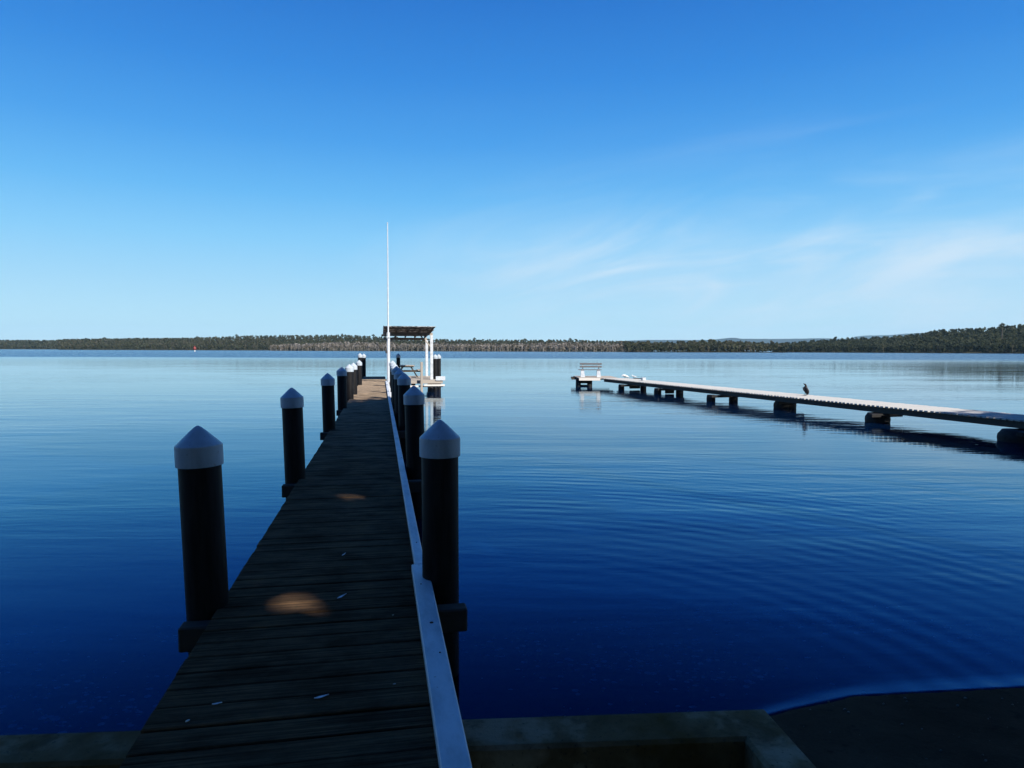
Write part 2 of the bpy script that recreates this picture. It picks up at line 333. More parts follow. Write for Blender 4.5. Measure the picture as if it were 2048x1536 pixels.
h = M('MULTIPLY', r1, 0.0058, T=T); h = M('ADD', h, M('MULTIPLY', r2, 0.019, T=T), T=T)
h = M('ADD', h, M('MULTIPLY', r4, 0.0009, T=T), T=T)
h = M('MULTIPLY', h, M('MULTIPLY', M('MULTIPLY', amp, midr, T=T), MR(Y, 4.5, 10, 0.35, 1.0, T), T=T), T=T)
h = M('ADD', h, M('MULTIPLY', r3, 0.03, T=T), T=T)
h = M('ADD', h, M('MULTIPLY', ring, 0.0011, T=T), T=T)
rf = mt.noise(vec(0.25, 0.9, 0.1, 7), 1.0, 4, 0.6)
h = M('ADD', h, M('MULTIPLY', M('MULTIPLY', rf, far, T=T), 0.42, T=T), T=T)
bp = mt.node('ShaderNodeBump'); bp.inputs['Distance'].default_value = 1.0; mt.l.new(h, bp.inputs['Height'])
fr = mt.node('ShaderNodeFresnel'); fr.inputs['IOR'].default_value = 1.55; mt.l.new(bp.outputs[0], fr.inputs['Normal'])
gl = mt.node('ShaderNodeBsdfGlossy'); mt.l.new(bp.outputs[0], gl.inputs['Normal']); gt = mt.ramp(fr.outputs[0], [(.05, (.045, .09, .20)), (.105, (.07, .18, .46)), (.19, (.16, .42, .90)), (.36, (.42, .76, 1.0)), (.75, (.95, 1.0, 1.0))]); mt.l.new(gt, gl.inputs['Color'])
mt.l.new(MR(Y, 20, 260, 0.02, 0.16, T), gl.inputs['Roughness'])
tr = mt.node('ShaderNodeBsdfTransparent'); tr.inputs['Color'].default_value = (0.34, 0.46, 0.60, 1)
df = mt.node('ShaderNodeBsdfDiffuse'); df.inputs['Color'].default_value = (0.0008, 0.008, 0.030, 1)
deep = MR(M('ADD', Y, M('MULTIPLY', M('SUBTRACT', mt.noise(vec(.4, .4, 0, 1), 1.0, 3), .5, T=T), 3.0, T=T), T=T), 5.0, 10.5, 0.0, 1.0, T)
ml = mt.node('ShaderNodeMixShader'); mt.l.new(deep, ml.inputs[0]); mt.l.new(tr.outputs[0], ml.inputs[1]); mt.l.new(df.outputs[0], ml.inputs[2])
ml2 = mt.node('ShaderNodeMixShader'); mt.l.new(fr.outputs[0], ml2.inputs[0]); mt.l.new(ml.outputs[0], ml2.inputs[1]); mt.l.new(gl.outputs[0], ml2.inputs[2])
mt.l.new(ml2.outputs[0], mt.out.inputs['Surface']); m_water = mt.m

# ---------------------------------------------------------------- ground, lake bed and water
def lerp_curve(pts, x):
    return np.interp(x, [p[0] for p in pts], [p[1] for p in pts])
UP = [(-400, -60), (-40, 2), (-12, 3.4), (-4, 3.86), (1.3, 4.18), (1.6, 4.55), (1.79, 4.69), (2.2, 4.88), (2.76, 5.06), (3.98, 5.18), (6, 5.3), (12, 4.8), (20, 4.0), (40, 8), (120, -30), (400, -80)]
LO = [(-400, -60.4), (-40, 1.6), (-12, 3.1), (-4, 3.7), (1.3, 4.1), (1.6, 4.47), (1.91, 4.60), (2.47, 4.80), (3.8, 4.94), (6, 5.0), (12, 4.5), (20, 3.6), (40, 7.5), (120, -31), (400, -81)]
def ground_z(x, y):
    lo = lerp_curve(LO, x); s = lo - y
    inland = 0.016 + 0.075 * np.minimum(s, 12) + 0.02 * np.clip(s - 12, 0, 400)
    bed = np.maximum(0.016 + 0.13 * s - 0.045 * np.clip(-s / 0.03, 0, 1), -2.8 + 0 * s)
    z = np.where(s > 0, inland, bed)
    n = 0.02 * np.sin(x * 1.9 + 0.6 * y) * np.sin(y * 2.3 - 0.5 * x) + 0.008 * np.sin(x * 6.1 + y * 3) * np.sin(y * 7.7)
    z = z + n * np.clip(s * 1.5, 0, 1) + 2.2 * n * np.clip(-s - 0.4, 0, 1)
    pit = (x < 1.35) & (x > -7) & (y < 3.66)
    return np.where(pit, np.minimum(z, -0.02 + 0.03 * np.sin(x * 3)), z)
def grid(xs, ys, zf):
    Xg, Yg = np.meshgrid(xs, ys); Z = zf(Xg, Yg); nx, ny = len(xs), len(ys)
    V = np.stack([Xg.ravel(), Yg.ravel(), Z.ravel()], 1)
    i = np.arange(ny - 1)[:, None] * nx + np.arange(nx - 1)[None, :]; i = i.ravel()
    return V, np.stack([i, i + 1, i + nx + 1, i + nx], 1)
xs = np.unique(np.concatenate([np.array([-21000, -8000, -2000, -500, -150, -60]), np.arange(-30, -8, 1.5), np.arange(-8, 9, 0.08), np.arange(9, 30, 1.2), np.array([45, 90, 200, 500, 2000, 8000, 21000])]))
ys = np.unique(np.concatenate([np.array([-21000, -3000, -300, -80, -30, -15, -8]), np.arange(-5, 12, 0.08), np.arange(4.2, 5.6, .025), np.arange(12, 40, 2.0), np.array([60, 120, 400, 1500, 6000, 21000])]))
V, Q = grid(xs, ys, ground_z); tag(npmesh('ground', V, Q, m_sand, smooth=True), 'dark wet sand of the beach and the shallow lake bed', kind='structure')
def water_z(x, y):
    up, lo = lerp_curve(UP, x), lerp_curve(LO, x); t = np.clip((up - y) / (up - lo), 0, 1.3)
    z = 0.018 * t ** 1.2 + 0.001 * np.exp(-((y - up) / 0.05) ** 2) * (x > 1.5) * (x < 9)
    z = np.where(t > 1, 0.018 - 0.5 * (lo - y), z)
    z = np.maximum(z, -0.1)
    return np.where(x < 1.45, 0.0, z)
xs = np.unique(np.concatenate([np.array([-21000, -3000, -300, -60, -20, -8, 0, 1.2]), np.arange(1.4, 9, 0.04), np.arange(9, 40, 1.5), np.array([80, 300, 3000, 21000])]))
ys = np.unique(np.concatenate([np.array([-200, -30, 0, 3.4]), np.arange(4.2, 5.6, 0.025), np.array([7, 10, 20, 60, 300, 3000, 21000])]))
V, Q = grid(xs, ys, water_z); tag(npmesh('water', V, Q, m_water, smooth=True), 'calm blue lake water with light ripples', kind='structure')

# pale shells lying on the shallow bed
def shells():
    V, Fq, t = [], [], []
    spots = [(-5.2, 4.1, -1.9, 7.2, 520), (-0.2, 4.2, 2.2, 7.2, 430), (1.6, 5.6, 4.6, 7.6, 160)]
    for x0, y0, x1, y1, n in spots:
        cxs = rng.uniform(x0, x1, 22); cys = rng.uniform(y0, y1, 22)
        for _ in range(n):
            k = rng.integers(0, 22); x = cxs[k] + rng.normal(0, .32); y = cys[k] + rng.normal(0, .22)
            if y < 4.05 or (x > 1.5 and y < 4.9): continue
            z = float(ground_z(np.array([x]), np.array([y]))[0]); r = 0.007 + 0.028 * rng.random() ** 2; a0 = rng.random() * 6.28; el = 0.45 + 0.5 * rng.random(); b = len(V)
            for j in range(6):
                a = a0 + j * math.pi / 3; V.append((x + math.cos(a) * r, y + math.sin(a) * r * el, z + 0.003)); t.append(rng.random())
            V.append((x, y, z + 0.012)); t.append(.5)
            Fq += [(b + j, b + (j + 1) % 6, b + 6) for j in range(6)]
    return npmesh('shells', V, Fq, m_shell, tint=t)
tag(shells(), 'small pale shells scattered under the shallow water by the wall', 'shells', kind='stuff')

def stones():
    V, Fq, t = [], [], []
    for _ in range(380):
        x = rng.uniform(1.7, 6.5); y = rng.uniform(2.2, 5.0)
        if x < 1.75 + (4.1 - y) * .1 or y > lerp_curve(LO, x) + .01: continue
        z = float(ground_z(np.array([x]), np.array([y]))[0]); r = 0.003 + 0.012 * rng.random() ** 3; b = len(V); a0 = rng.random() * 6.28; n_ = 7
        for j in range(n_):
            a = a0 + j * 2 * math.pi / n_; q = r * rng.uniform(.7, 1.2); V.append((x + math.cos(a) * q, y + math.sin(a) * q * .8, z - .002)); t.append(.5)
        for j in range(n_):
            a = a0 + j * 2 * math.pi / n_; V.append((x + math.cos(a) * r * .6, y + math.sin(a) * r * .5, z + r * .55)); t.append(.5)
        V.append((x, y, z + r * .7)); t.append(.5)
        for j in range(n_):
            k = (j + 1) % n_; Fq += [(b + j, b + k, b + n_ + k), (b + j, b + n_ + k, b + n_ + j), (b + n_ + j, b + n_ + k, b + 2 * n_)]
    return npmesh('pebbles', V, Fq, m_soilstone, tint=t)
tag(stones(), 'small pale pebbles strewn over the dark sand', 'pebbles', kind='stuff')

# ---------------------------------------------------------------- concrete wall at the bottom of the picture
def prism(mb, poly, z0, z1, bev=0.02):
    n = len(poly); cxm = sum(p[0] for p in poly) / n; cym = sum(p[1] for p in poly) / n
    v = [(p[0], p[1], z0) for p in poly] + [(p[0], p[1], z1 - bev) for p in poly] + [(p[0] + (cxm - p[0]) * 0 , p[1], z1) for p in poly]
    # pull the top ring in along the edge normals
    for i in range(n):
        a, b, c = Vector(poly[i - 1]), Vector(poly[i]), Vector(poly[(i + 1) % n])
        d1, d2 = (b - a).normalized(), (c - b).normalized(); n1, n2 = Vector((-d1.y, d1.x)), Vector((-d2.y, d2.x)); m_ = (n1 + n2).normalized()
        q = b + m_ * bev / max(0.4, m_.dot(n1)); v[2 * n + i] = (q.x, q.y, z1)
    f = [(i, (i + 1) % n, n + (i + 1) % n, n + i) for i in range(n)] + [(n + i, n + (i + 1) % n, 2 * n + (i + 1) % n, 2 * n + i) for i in range(n)] + [tuple(range(2 * n, 3 * n))]
    mb.add(v, f)
wb = MB()
pa, pb = at_h(0, 1467, .3), at_h(1530, 1415, .3); du = (pb - pa).normalized(); nv = Vector((du.y, -du.x, 0))   # nv points to the camera
pc = at_h(1640, 1536, .3); dd = (pc - pb); dd.z = 0; dd.normalize()
thick = 0.31
A = pa - du * 5; out_end = pb + dd * 4.0
in_n = Vector((-dd.y, dd.x, 0));  in_n = in_n if in_n.x < 0 else -in_n
ic = at_h(1490, 1476, .3); in_end = ic + dd * 4.0
poly = [(A.x, A.y), (A.x + nv.x * thick, A.y + nv.y * thick), (ic.x, ic.y), (in_end.x, in_end.y), (out_end.x, out_end.y), (pb.x, pb.y)]
prism(wb, poly, -0.6, 0.3)
wall = wb.build('retaining_wall', m_conc); tag(wall, 'low stained concrete wall with a square corner at the water edge', 'concrete wall')

# ---------------------------------------------------------------- main jetty (local x to the right, y along the deck)
AJ = math.atan(263 / F); n2 = Vector((math.cos(AJ), math.sin(AJ), 0)); a2 = Vector((-math.sin(AJ), math.cos(AJ), 0))
def loc(p): return Vector((p.dot(n2), p.dot(a2), p.z))
def wpos(x, y, z=0.0): return n2 * x + a2 * y + Vector((0, 0, z))
jetty = tag(empty('jetty', (0, 0, 0), AJ), 'long dark timber jetty running out from the shore with a white kerb rail', 'jetty')
mb = MB(); y = -3.0; i = 0
while y < 46.5:
    w = 0.195 + random.uniform(-.006, .006); e = random.uniform(-.005, .005); e2 = random.uniform(-.005, .005); zj = random.uniform(-.004, .004)
    mb.box(-1.125 + e, 0.30 + e2, y, y + w - random.uniform(.008, .016), 0.652 + zj, 0.70 + zj, tint=random.random(), bev=0.006, rz=random.uniform(-.002, .002))
    y += w; i += 1
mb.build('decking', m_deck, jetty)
for xx in (-0.98, -0.38, 0.18):
    mb = MB(); mb.box(xx - .04, xx + .04, -3, 46.3, 0.47, 0.650); mb.build('bearer', m_beamy, jetty)
Lp = [(395, 851), (583, 775), (655, 746), (683, 733.5), (698.5, 728.2), (706.7, 725.5), (718, 720)]
Rp = [(879.5, 839), (827.5, 771), (808, 745.5), (799, 738), (793, 732), (790, 728.5), (787.5, 725), (785, 721)]
lpos = [loc(at_h(x, y, 1.97)) for x, y in Lp]; rpos = [loc(at_h(x, y, 1.97)) for x, y in Rp]
for yy in [p.y + .02 for p in lpos] + [38.9, 43.6]:
    mb = MB(); mb.box(-1.33, .60, yy - .30, yy - .17, 0.485, 0.651, bev=.01)
    mb.build('crosshead', m_beam, jetty)
# white kerb: two lengths with a step between them
mb = MB(); mb.box(0.235, 0.365, -2.5, 5.50, 0.705, 0.765, bev=.006); k1 = mb.build('kerb_rail', m_white, jetty)
mb = MB(); mb.box(0.262, 0.345, 5.505, 38.6, 0.705, 0.765, bev=.006); k2 = mb.build('kerb_rail', m_white, jetty)
for px, py in [(863, 1245), (833, 1085), (842, 1168), (808, 938), (803, 915), (880, 1305), (797, 870)]:
    p = loc(at_h(px, py, .766)); big_ = px == 863
    mb = MB(); r = .013 if big_ else .006; mb.lathe([(r, 0), (r * .9, .004), (r * .4, .007)], 10, (p.x, p.y)); b = mb.build('bolt', m_rust, k1 if p.y < 5.5 else k2); b.location.z = .764
for yy in np.arange(25.2, 41, 1.55):
    mb = MB(); mb.box(.347, .44, yy, yy + .22, .64, .75, bev=.008); mb.build('bracket', m_white, jetty)
mb = MB(); mb.box(.40, .70, 23.2, 23.4, .50, .68, bev=.01); mb.build('crosshead_end', m_white, jetty)

# piles with black sleeves and white conical caps
def make_pile(base, tiph, r=0.14, cap=0.155):
    root = empty('mooring_pile', base)
    h = tiph + 2.2
    mb = MB(); mb.lathe([(r, -2.2), (r, -1), (r, 0), (r, .6), (r, tiph - .27), (r * .9, tiph - .20)], 32, wob=.004, seed=int(h * 100)); s_ = mb.build('sleeve', m_sleeve, root)
    mb = MB(); c = cap
    mb.lathe([(c * .93, tiph - .279), (c, tiph - .277), (c * 1.003, tiph - .22), (c, tiph - .150), (c, tiph - .142), (c * .992, tiph - .135), (c * .34, tiph - .036), (c * .26, tiph - .026), (c * .17, tiph - .013), (c * .08, tiph - .004), (.001, tiph)], 40); cp_ = mb.build('cap', m_cap, root); cp_.data.set_sharp_from_angle(angle=R_(17))
    return root
names = ['nearest black pile with white cap left of the dark jetty', 'second pile from the camera left of the jetty, white cap in shade', 'third pile left of the jetty, shaded grey blue cap',
         'fourth pile left of the jetty, its white cap half in sun', 'sunlit white capped pile, fifth along the left side of the jetty', 'sixth pile on the left of the jetty, lit cap half behind its neighbour',
         'seventh pile on the left, by the sunlit end planks of the jetty']
leanL = [.034, .028, .02, .01, .006, .004, .0]
GL = 'piles along the left side of the jetty'; GR = 'piles along the right side of the jetty'
def put_pile(tip, tiph, lean, label, group, r=.14, cap=.155):
    # the tip stays where the photograph has it; a lean swings the foot
    o = make_pile((0, 0, 0), tiph, r, cap); o.rotation_euler = (0, -lean, AJ)
    top = o.rotation_euler.to_matrix() @ Vector((0, 0, tiph)); o.location = (tip.x - top.x, tip.y - top.y, tip.z - top.z)
    return tag(o, label, 'mooring pile', group)
for (px, py), nm, ln in zip(Lp, names, leanL): put_pile(at_h(px, py, 1.97), 1.97, ln, nm, GL)
names = ['nearest pile on the right of the jetty, tall black sleeve beside the kerb rail', 'second pile right of the jetty, shaded white cap behind the nearest one',
         'third pile right of the jetty, blue shaded cap', 'fourth pile right of the jetty, white cap partly in sun', 'fifth pile on the right, sunlit cap in the tight row',
         'sixth pile on the right, sunlit cap in the tight row', 'seventh pile on the right, sunlit cap in the tight row', 'last sunlit pile of the right row, next to the flagpole']
leanR = [.003, .02, .012, .004, 0, 0, 0, 0]
for (px, py), nm, ln in zip(Rp, names, leanR): put_pile(at_h(px, py, 1.97), 1.97, ln, nm, GR)
GE = 'taller piles at the far end of the jetty'
for px, py, d, nm in [(720, 706.3, 43.5, 'tall pile with bright sunlit cap at the far left corner of the jetty'), (727.5, 707.3, 46.2, 'tall pile with half shaded cap beyond the far left corner of the jetty'),
                      (796.5, 707, 47.3, 'tall pile with dark shaded cap behind the picnic table'), (870.5, 708.5, 42.0, 'tall pile with sunlit cap just right of the shelter posts'),
                      (877.5, 708.3, 43.2, 'rightmost tall pile, its sunlit cap right behind the other beside the shelter')]:
    p = at_d(px, py, d); put_pile(p, p.z, 0, nm, GE, .135, .155)

# things at the end of the jetty
p = loc(at_h(775.6, 757, .7))
fpx = loc(at_d(777, 757, 38.2)).x
fp = tag(empty('flagpole', wpos(fpx, 38.72, .7), AJ), 'tall slender white flagpole rising at the left post of the shelter', 'flagpole')
ht = at_d(775, 447, wpos(fpx, 38.72).y).z - .7
topw = at_d(775, 447, wpos(fpx, 38.72).y); dx = (Matrix.Rotation(-AJ, 3, 'Z') @ (topw - wpos(fpx, 38.72, .7)))
mb = MB(); mb.tube([(0, 0, 0), (dx.x * .3, dx.y * .3, ht * .3), (dx.x * .31, dx.y * .31, ht * .31), (dx.x, dx.y, ht)], [.062, .058, .045, .024], 14); mb.build('pole', m_white, fp)
mb = MB(); mb.lathe([(.0, ht - .01), (.04, ht + .02), (.035, ht + .05), (0.0, ht + .07)], 10, (dx.x, dx.y)); mb.build('finial', m_white, fp)
mb = MB(); mb.box(-.09, .09, -.09, .09, 2.45, 2.52, bev=.01); mb.build('pole_band', m_white, fp)
mb = MB(); mb.box(-.16, -.07, -.08, .06, 1.60, 1.74, bev=.01); mb.build('switch_box', m_black, fp)

land = tag(empty('landing', (0, 0, 0), AJ), 'low timber landing right of the jetty end carrying the shelter and table', 'landing')
mb = MB(); y = 40.6
while y < 47.6:
    mb.box(.50, 3.45, y, y + .13, .655, .695, tint=random.uniform(.5, 1), bev=.005); y += .145
mb.build('decking', m_grey, land)
mb = MB(); mb.box(.45, 3.62, 40.50, 40.58, .50, .70, bev=.006); mb.build('edge_beam', m_grey, land)
mb = MB(); mb.box(.45, 3.62, 40.36, 40.46, .30, .40, bev=.006); mb.build('edge_beam', m_pale, land)
mb = MB(); mb.box(2.5, 3.72, 40.24, 40.34, .36, .46, bev=.006); mb.build('waling', m_pale, land)
mb = MB(); mb.box(3.2, 3.76, 40.44, 40.495, .68, .93, bev=.01); mb.build('fender_block', m_white, land)
for xx in (.7, 3.2):
    mb = MB(); mb.box(xx - .08, xx + .08, 40.6, 47.5, .44, .650); mb.build('bearer', m_beamy, land)
for xx, yy in ((2.95, 40.75), (3.35, 44), (3.3, 47.2), (1.9, 40.8), (1.6, 47)):
    mb = MB(); mb.lathe([(.13, -2), (.13, .0), (.125, .63)], 16, (xx, yy)); mb.build('pile', m_black, land)
mb = MB(); mb.box(2.29, 2.43, 40.20, 40.34, -1.6, 1.78, bev=.012); mb.build('fender_post', m_grey, land)

shel = tag(empty('shelter', (0, 0, 0), AJ), 'open shelter with white posts and a weathered corrugated roof at the jetty end', 'shelter')
def roof_z(y): return 3.82 + (y - 38.9) * (3.46 - 3.82) / 8.7
NY = 2; V, Fq = [], []; k = 0
xsx = np.arange(.16, 3.09, .019)
for j, yy in enumerate((38.9, 47.6)):
    for th in (0, -.012):
        for x in xsx: V.append((x, yy, roof_z(yy) + .018 * math.sin(x * 2 * math.pi / .076) + th))
n = len(xsx)
for i in range(n - 1):
    Fq += [(i, i + 1, 2 * n + i + 1, 2 * n + i), (n + i + 1, n + i, 3 * n + i, 3 * n + i + 1), (i, n + i, n + i + 1, i + 1), (2 * n + i + 1, 3 * n + i + 1, 3 * n + i, 2 * n + i)]
npmesh('roof', V, Fq, m_roofm, shel, tint=[.5] * len(V))
for x in (.45, 1.0, 1.65, 2.3, 2.98):
    mb = MB(); mb.bar((x, 39.25, roof_z(39.25) - .12), (x, 47.5, roof_z(47.5) - .12), .05, .14, tint=.8); mb.build('rafter', m_grey, shel)
mb = MB()
for yy in (40.2, 42.0, 43.8, 45.6, 47.2): mb.bar((.22, yy, roof_z(yy) - .040), (3.05, yy, roof_z(yy) - .040), .07, .04)
mb.build('purlins', m_grey, shel)
for yy in (41.45, 46.6):
    mb = MB(); mb.bar((.2, yy, roof_z(yy) - .27), (3.1, yy, roof_z(yy) - .27), .08, .16, tint=.3); mb.build('beam', m_grey, shel)
mb = MB(); mb.bar((2.3, 41.40, roof_z(41.4) - .3), (2.95, 41.40, 2.72), .05, .07); mb.build('brace', m_grey, shel)
mb = MB(); mb.bar((1.0, 41.40, roof_z(41.4) - .3), (.5, 41.40, 2.9), .05, .07); mb.build('brace', m_grey, shel)
for x, yy in ((.44, 39.02), (3.03, 41.45), (.55, 46.6), (3.08, 46.6)):
    mb = MB(); mb.box(x - .085, x + .085, yy - .085, yy + .085, .697, roof_z(yy) - .351, bev=.008); mb.build('post', m_white, shel)
mb = MB(); mb.lathe([(.0, -.06), (.05, -.05), (.075, 0), (.05, .05), (0, .06)], 12); fl = mb.build('floodlight', m_black, shel); fl.location = (.12, 38.85, 3.30)
mb = MB(); mb.bar((.12, 38.85, 3.33), (.36, 38.95, 3.42), .03, .03); mb.build('bracket', m_black, shel)

def picnic(c, rz):
    t = tag(empty('picnic_table', c, rz), 'weathered timber picnic table with fixed benches under the shelter', 'picnic table')
    mb = MB()
    for k in range(5): mb.box(-.40 + k * .165, -.40 + k * .165 + .15, -.9, .9, .68, .72, tint=random.random(), bev=.005)
    mb.build('tabletop', m_grey, t)
    for s in (-1, 1):
        mb = MB(); mb.box(s * .72 - .13, s * .72 - .01, -.9, .9, .42, .46, bev=.005); mb.box(s * .72 + .01, s * .72 + .13, -.9, .9, .42, .46, bev=.005); mb.build('bench_seat', m_grey, t)
    for yy in (-.62, .62):
        for s in (-1, 1):
            mb = MB(); mb.bar((s * .62, yy, .0), (s * .20, yy, .68), .045, .10, up=(0, 1, 0)); mb.build('leg', m_beam, t)
        mb = MB(); mb.box(-.82, .82, yy - .06, yy - .025, .34, .418); mb.box(-.36, .36, yy - .06, yy - .025, .61, .678); mb.build('brace', m_beam, t)
    return t
pt = picnic(wpos(1.68, 44.9, .697), AJ); pt.scale = (1.12, 1.1, 1.1)

# litter on the planks
def feather(px, py, L, ang, label, curl=.3):
    p = at_h(px, py, .704); mb = MB(); n = 9; v = []
    for j in range(n):
        t = j / (n - 1); w = L * .17 * math.sin(math.pi * min(1, t * 1.05) ** .8) + .0012; x = t * L; yb = curl * L * t * (1 - t)
        z = .004 + L * .14 * t * t
        v += [(x, yb - w, z + .001), (x, yb, z + .004), (x, yb + w * .7, z), (x, yb, z - .002)]
    f = [(4 * j + k, 4 * j + (k + 1) % 4, 4 * j + 4 + (k + 1) % 4, 4 * j + 4 + k) for j in range(n - 1) for k in range(4)]
    mb.add(v, f); o = mb.build('feather', m_feather); o.location = p; o.rotation_euler = (0, 0, ang)
    return tag(o, label, 'feather', 'feathers on the jetty planks')
feather(684, 1112, .055, 1.2, 'small white feather on the dark planks, farthest along the jetty')
feather(674, 1198, .085, .9, 'largest white feather, standing out right of the sunlit patch on the planks')
feather(628, 1398, .075, .25, 'curled white feather lying flat near the middle of the near planks')
feather(424, 1410, .05, .1, 'thin grey feather on the left part of the near planks')
def flake(px, py, r, label):
    mb = MB(); mb.lathe([(r, 0), (r * .9, r * .3), (r * .4, r * .5)], 7); o = mb.build('shell_fragment', m_shell); o.location = at_h(px, py, .705); o.scale = (1.5, .8, 1); o.rotation_euler = (0, 0, px)
    return tag(o, label, 'shell', 'shell fragments on the jetty planks')
flake(375, 1442, .009, 'white shell fragment at the left edge of the nearest planks')
flake(786, 1230, .005, 'tiny white shell fragment near the kerb rail on the shaded planks')
flake(789, 1368, .006, 'small dull shell fragment on the near planks close to the kerb rail')

# ---------------------------------------------------------------- second jetty on the right
AB = math.atan(393 / F); nb = Vector((math.cos(AB), math.sin(AB), 0)); ab = Vector((-math.sin(AB), math.cos(AB), 0))
def wb_(x, y, z=0.0): return nb * x + ab * y + Vector((0, 0, z))
jb = tag(empty('jetty', (0, 0, 0), AB), 'low sun-bleached plank jetty on squat black piles, reaching in from the right', 'jetty')
N0, N1, HB = 19.0, 20.75, .58
mb = MB(); y = -8.0
while y < 43.5:
    e = random.uniform(-.02, .02); mb.box(N0 + e, N1 + random.uniform(-.03, .03), y, y + .140, HB - .05, HB + random.uniform(-.004, .004), tint=random.random(), bev=.005); y += .20
mb.build('decking', m_deck2, jb)
for xx in (N0 + .14, N0 + 1.1, N1 - .14):
    mb = MB(); mb.box(xx - .05, xx + .05, -8, 43.4, HB - .25, HB - .052); mb.build('bearer', m_beamy, jb)
def lb(px, d):
    w = at_h(px, 720, 0); q = Vector(((px - 1024) / F * d, d, 0)); return Vector((q.dot(nb), q.dot(ab)))
bents = [(1243, 1287, 43.6, .19, .19), (1316, 1360, 39.3, .21, .21), (1423, 1468, 33.6, .21, .21), (1567, 1577, 29.9, .34, .32), (1756, 1762, 24.0, .33, .31), (2040, 2062, 18.9, .42, .40)]
BB = [(lb(a_, z_), lb(b_, z_), r0, r1) for a_, b_, z_, r0, r1 in bents] + [(Vector((18.9, 10.2)), Vector((20.1, 10.2)), .3, .3), (Vector((18.9, 5.2)), Vector((20.1, 5.2)), .3, .3)]
for i, (p0, p1, r0, r1) in enumerate(BB):
    stub = 2 < i < 6
    for j, (p, r) in enumerate(((p0, r0), (p1, r1))):
        mb = MB(); bul = 1.10 if stub else 1.0
        mb.lathe([(r * .9, -2.5), (r * 1.0, -.3), (r * bul, .0), (r * bul * 1.03, .1), (r * bul, .2), (r * .94, HB - .30), (r * .88, HB - .255)], 22, (p.x, p.y), wob=.012, seed=i)
        mb.build('pile', m_black, jb)
    c = (p0 + p1) / 2; hw = .66 if stub else (p1 - p0).length / 2 + .22
    mb = MB(); mb.box(c.x - hw, c.x + hw, c.y - r0 - .08, c.y - r0 + .10, HB - .37, HB - .252, bev=.01); ch = mb.build('crosshead', m_black, jb)
    mb = MB(); mb.box(c.x + hw - .003, c.x + hw + .012, c.y - r0 - .075, c.y - r0 + .095, HB - .365, HB - .257); mb.build('sawn_end', m_pale, ch)
# rubber panels hung between the far piles
c = lb(1270, 43.6); mb = MB(); mb.box(c.x - .36, c.x + .36, c.y - .05, c.y + .08, .06, .38, bev=.03); mb.build('fender_panel', m_black, jb)
c = lb(1340, 39.3); mb = MB(); mb.box(c.x - .28, c.x + .28, c.y - .05, c.y + .08, .02, .26, bev=.03); mb.build('fender_panel', m_black, jb)
# end platform, set squarely across the end
PF = Matrix.Rotation(-AB, 4, 'Z')
mb = MB(); y = 47.06
while y < 51.2:
    mb.box(4.62, 7.4, y, y + .15, HB - .05, HB, tint=random.random(), bev=.005); y += .165
mb.build('platform_decking', m_grey, jb, PF)
mb = MB(); mb.box(4.62, 6.08, 46.98, 47.05, HB - .17, HB - .005, bev=.006); mb.build('fascia', m_pale, jb, PF)
mb = MB(); mb.box(4.42, 7.3, 51.0, 51.2, HB - .20, HB - .055, bev=.01); mb.build('platform_beam', m_beam, jb, PF)
mb = MB(); mb.box(4.30, 7.3, 49.2, 49.4, HB - .20, HB - .055, bev=.01); mb.build('platform_beam', m_beam, jb, PF)
for x, y, r in ((4.62, 47.5, .18), (5.40, 47.4, .18)):
    mb = MB(); mb.lathe([(r, -2.5), (r, 0), (r, HB - .06)], 16, (x, y)); mb.build('pile', m_black, jb, PF)
mb = MB(); mb.box(4.75, 5.3, 47.36, 47.48, -.02, .10); mb.box(4.75, 5.3, 47.36, 47.48, .20, .40); mb.build('ladder_rungs', m_beam, jb, PF)

# bench on the end platform
bc = at_h(1181, 754, HB)
bench = tag(empty('bench', bc, R_(-4)), 'grey slatted bench on white concrete legs at the end of the bleached jetty', 'bench'); bench.scale = (1.30, 1.30, 1.25)
for s in (-1, 1):
    x = s * .44
    mb = MB(); mb.add([(x - .11, -.20, 0), (x + .13, -.20, 0), (x + .13, .22, 0), (x - .11, .22, 0), (x - .09, -.17, .40), (x + .07, -.17, .40), (x + .07, .2, .40), (x - .09, .2, .40)],
                      [(3, 2, 1, 0), (4, 5, 6, 7), (0, 1, 5, 4), (1, 2, 6, 5), (2, 3, 7, 6), (3, 0, 4, 7)]); mb.build('leg', m_white, bench)
    mb = MB(); mb.bar((x, -.14, .38), (x, -.24, .80), .05, .05); mb.build('upright', m_pale, bench)
for z in (.60, .76):
    mb = MB(); mb.box(-.60, .60, -.27, -.235, z - .045, z + .045, bev=.008); mb.build('back_slat', m_slat, bench)
for yy in (-.13, .03, .19):
    mb = MB(); mb.box(-.62 - .06, .60, yy - .07, yy + .07, .402, .435, bev=.006); mb.build('seat_slat', m_slat, bench)

